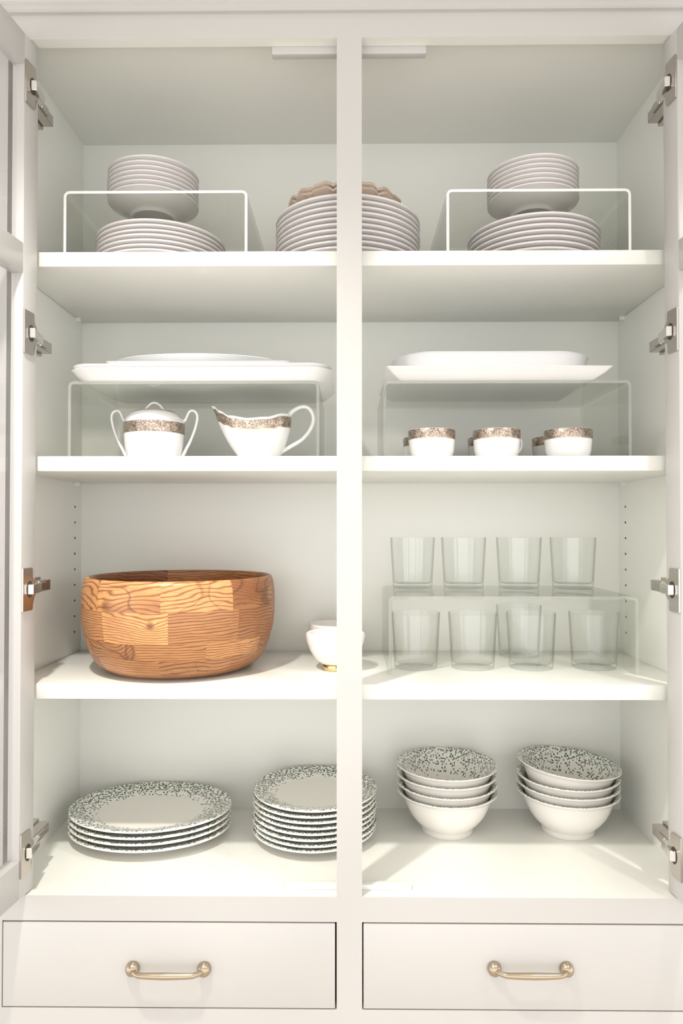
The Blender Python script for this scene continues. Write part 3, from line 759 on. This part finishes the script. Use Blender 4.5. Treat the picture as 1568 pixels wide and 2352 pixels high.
swirls = {(3, 8): 0.75, (3, 0): 0.8, (3, 1): 0.55, (3, 2): 0.8, (2, 8): 0.1, (2, 0): 0.22, (2, 1): 0.12, (2, 2): 0.2, (1, 8): 0.3, (1, 0): 0.85, (1, 1): 0.03, (1, 2): 0.2, (0, 7): 0.6, (0, 0): 0.05, (0, 1): 0.4}
for ri, (k0, k1, n, a0) in enumerate(rows):
    for j in range(n):
        st = 360.0 / n
        t0 = math.radians(-90 + a0 + st * j); t1 = t0 + math.radians(st)
        bm = bmesh.new(); uvl = bm.loops.layers.uv.new('UVMap')
        na = 7
        arcs = [0.0]
        for k in range(k0, k1): arcs.append(arcs[-1] + math.hypot(BO[k + 1][0] - BO[k][0], BO[k + 1][1] - BO[k][1]))
        pr = random.uniform(-0.00012, 0.00012)
        def grid(P, d):
            g = []
            for kk, k in enumerate(range(k0, k1 + 1)):
                g.append([(bm.verts.new(((P[k][0] + d) * math.cos(t0 + (t1 - t0) * i / na), (P[k][0] + d) * math.sin(t0 + (t1 - t0) * i / na), P[k][1])),
                           ((t0 + (t1 - t0) * i / na + PI * 1.5 + 0.5) * 0.17, BO[k][1] if ri else arcs[kk] * 0.8)) for i in range(na + 1)])
            return g
        GO, GI = grid(BO, pr), grid(BI, -pr)
        def quad(a, b, c, d):
            f = bm.faces.new((a[0], b[0], c[0], d[0]))
            for lp, q in zip(f.loops, (a, b, c, d)): lp[uvl].uv = q[1]
        for G in (GO, GI):
            for a, b in zip(G, G[1:]):
                for i in range(na): quad(a[i], a[i + 1], b[i + 1], b[i])
        for kk in (0, len(GO) - 1):
            for i in range(na): quad(GO[kk][i], GO[kk][i + 1], GI[kk][i + 1], GI[kk][i])
        for i in (0, na):
            for kk in range(len(GO) - 1): quad(GO[kk][i], GO[kk + 1][i], GI[kk + 1][i], GI[kk][i])
        o = finish('wood_block', bm, M['wood_knot'] if (ri, j) == (2, 0) else M['wood'], WB, angle=50)
        o.color = (tones.get((ri, j), random.uniform(0.22, 0.5)), random.random(), swirls.get((ri, j), random.uniform(0.1, 0.7)), 1)
bm = bmesh.new(); lathe(bm, [(0, 0.0), (0.085, 0.0), (0.085, 0.014), (0, 0.0138)], 48)
o = finish('base', bm, M['wood'], WB); o.color = (0.35, 0.4, 0.2, 1)

# small marble bowls on a brass foot
def marble_bowl():
    b = empty('footed_bowl', (0, 0, 0))
    thing_lathe('body', [(0, 0.0095), (0.018, 0.0095), (0.026, 0.0115), (0.036, 0.0195), (0.0455, 0.034), (0.0515, 0.050), (0.0535, 0.061), (0.0525, 0.0655), (0.0495, 0.0670), (0.0465, 0.0655), (0.0450, 0.058), (0.040, 0.042), (0.030, 0.027), (0.015, 0.0205), (0, 0.0195)], M['marble'], b)
    thing_lathe('foot', [(0, 0), (0.0225, 0), (0.0230, 0.0005), (0.0230, 0.0092), (0.0225, 0.0098), (0, 0.0098)], M['brass_foot'], b, 40)
    return b
mb = marble_bowl(); mb.location = (ax(770, 0.155, 1500), 0.155, S3T + E)
tag(mb, 'small white marble bowl on a brass foot, in front of its twin', 'bowl', 'footed marble bowls')
m2 = copy_tree(mb); m2.location = (ax(771, 0.275, 1480), 0.275, S3T + E)
tag(m2, 'small white marble bowl standing behind the brass-footed one', 'bowl', 'footed marble bowls')

# tumblers
bm = bmesh.new()
lathe(bm, [(0, 0.0008), (0.034, 0.0008), (0.0365, 0.0), (0.0382, 0.0006), (0.0391, 0.003), (0.0394, 0.006), (0.03962, 0.010), (0.0442, 0.0925), (0.0445, 0.098), (0.0446, 0.0990), (0.0442, 0.1002), (0.0434, 0.1002), (0.0431, 0.0990), (0.0430, 0.098), (0.0427, 0.0925), (0.0380, 0.016), (0.0377, 0.012), (0.0355, 0.0092), (0.032, 0.0086), (0, 0.0085)], 64)
tum = finish('tumbler', bm, M['glass'], angle=60)
first = True
def put_tumbler(px, py, y, z, label, group, rz):
    global first
    o = tum if first else tum.copy()
    if not first: COL.objects.link(o)
    first = False
    o.location = (ax(px, y, py), y, z); o.rotation_euler = (0, 0, rz)
    tag(o, label, 'glass', group)
onum = ['first', 'second', 'third', 'fourth']
for k, px in enumerate((947, 1064, 1191, 1315)):
    put_tumbler(px, 1290, 0.290, RT3 + E, 'clear glass tumbler on top of the riser, %s from the centre post' % onum[k], 'tumblers on the riser', k)
for k, px in enumerate((954.5, 1085, 1219, 1363)):
    put_tumbler(px, 1480, 0.176 + (0.004 if k == 3 else 0), S3T + E, 'clear glass tumbler under the riser, %s from the centre post in the front row' % onum[k], 'tumblers under the riser', k + 0.5)
put_tumbler(1191, 1450, 0.296, S3T + E, 'single clear glass tumbler behind the front row under the riser', 'tumblers under the riser', 2.2)

# ------------------------------------------------------------------ cabinet floor: leaf-printed platters, plates, bowls
def leaf_profile(R, f, s, hr, t, well):
    return plate_profile(R, f, s, hr, t, well)
prof, nb = plate_profile(0.1520, 0.092, 0.0107, 0.0190, 0.0046, 0.104)
stack('oval_plate', 4, prof, nb, [M['cream'], M['platter_leaf']], (ax(347, 0.222, 1880), 0.222, Z_FLOOR + E), 0.0110, 96, 1, 0.79, 'oval plate with green leaf rim, %s of four', 'plate', 'oval leaf-rimmed plates', 0.001, rz=0.0,
      tilts=[(0.03, 0, 0)] * 0 or None)
prof, nb = plate_profile(0.1170, 0.066, 0.0098, 0.0170, 0.0046, 0.078)
stack('leaf_plate', 8, prof, nb, [M['cream'], M['plate_leaf']], (ax(722, 0.224, 1880), 0.224, Z_FLOOR + E), 0.0100, 80, 1, 1, 'round plate with green leaf rim, %s of the stack behind the centre post', 'plate', 'round leaf-rimmed plates', 0.0018)
def leaf_bowl_profile():
    t = 0.004
    b = [(0, 0.009), (0.0435, 0.009), (0.0445, 0.0), (0.0490, 0.0), (0.0496, 0.004), (0.0500, 0.0095), (0.0535, 0.0130), (0.0640, 0.0235), (0.0735, 0.0370), (0.0805, 0.0530), (0.0855, 0.0660), (0.0905, 0.0725), (0.0950, 0.0750), (0.0962, 0.0765), (0.0955, 0.0782), (0.0935, 0.0785)]
    top = [(0.0880, 0.0755), (0.0825, 0.0690), (0.0765, 0.0550), (0.0695, 0.0400), (0.0610, 0.0275), (0.0550, 0.0195), (0.0500, 0.0148), (0.0380, 0.0142), (0, 0.0142)]
    return b + top, len(b)
prof, nb = leaf_bowl_profile()
stack('leaf_bowl', 4, prof, nb, [M['cream'], M['bowl_leaf']], (ax(1026, 0.250, 1850), 0.250, Z_FLOOR + E), [0.0155, 0.0168, 0.0175, 0], 72, 1, 1, 'cream bowl with green leaf lining, %s of the stack nearer the centre post', 'bowl', 'leaf-lined bowls nearer the centre post', 0.0003,
      tilts=[None, None, (-0.012, 0), (0.004, 0.004)])
stack('leaf_bowl', 4, prof, nb, [M['cream'], M['bowl_leaf']], (ax(1303, 0.250, 1850), 0.250, Z_FLOOR + E), [0.0155, 0.0155, 0.0215, 0], 72, 1, 1, 'cream bowl with green leaf lining, %s of the stack beside the hinge wall', 'bowl', 'leaf-lined bowls beside the hinge wall', 0.0003,
      tilts=[None, None, None, (0.008, 0.068)])
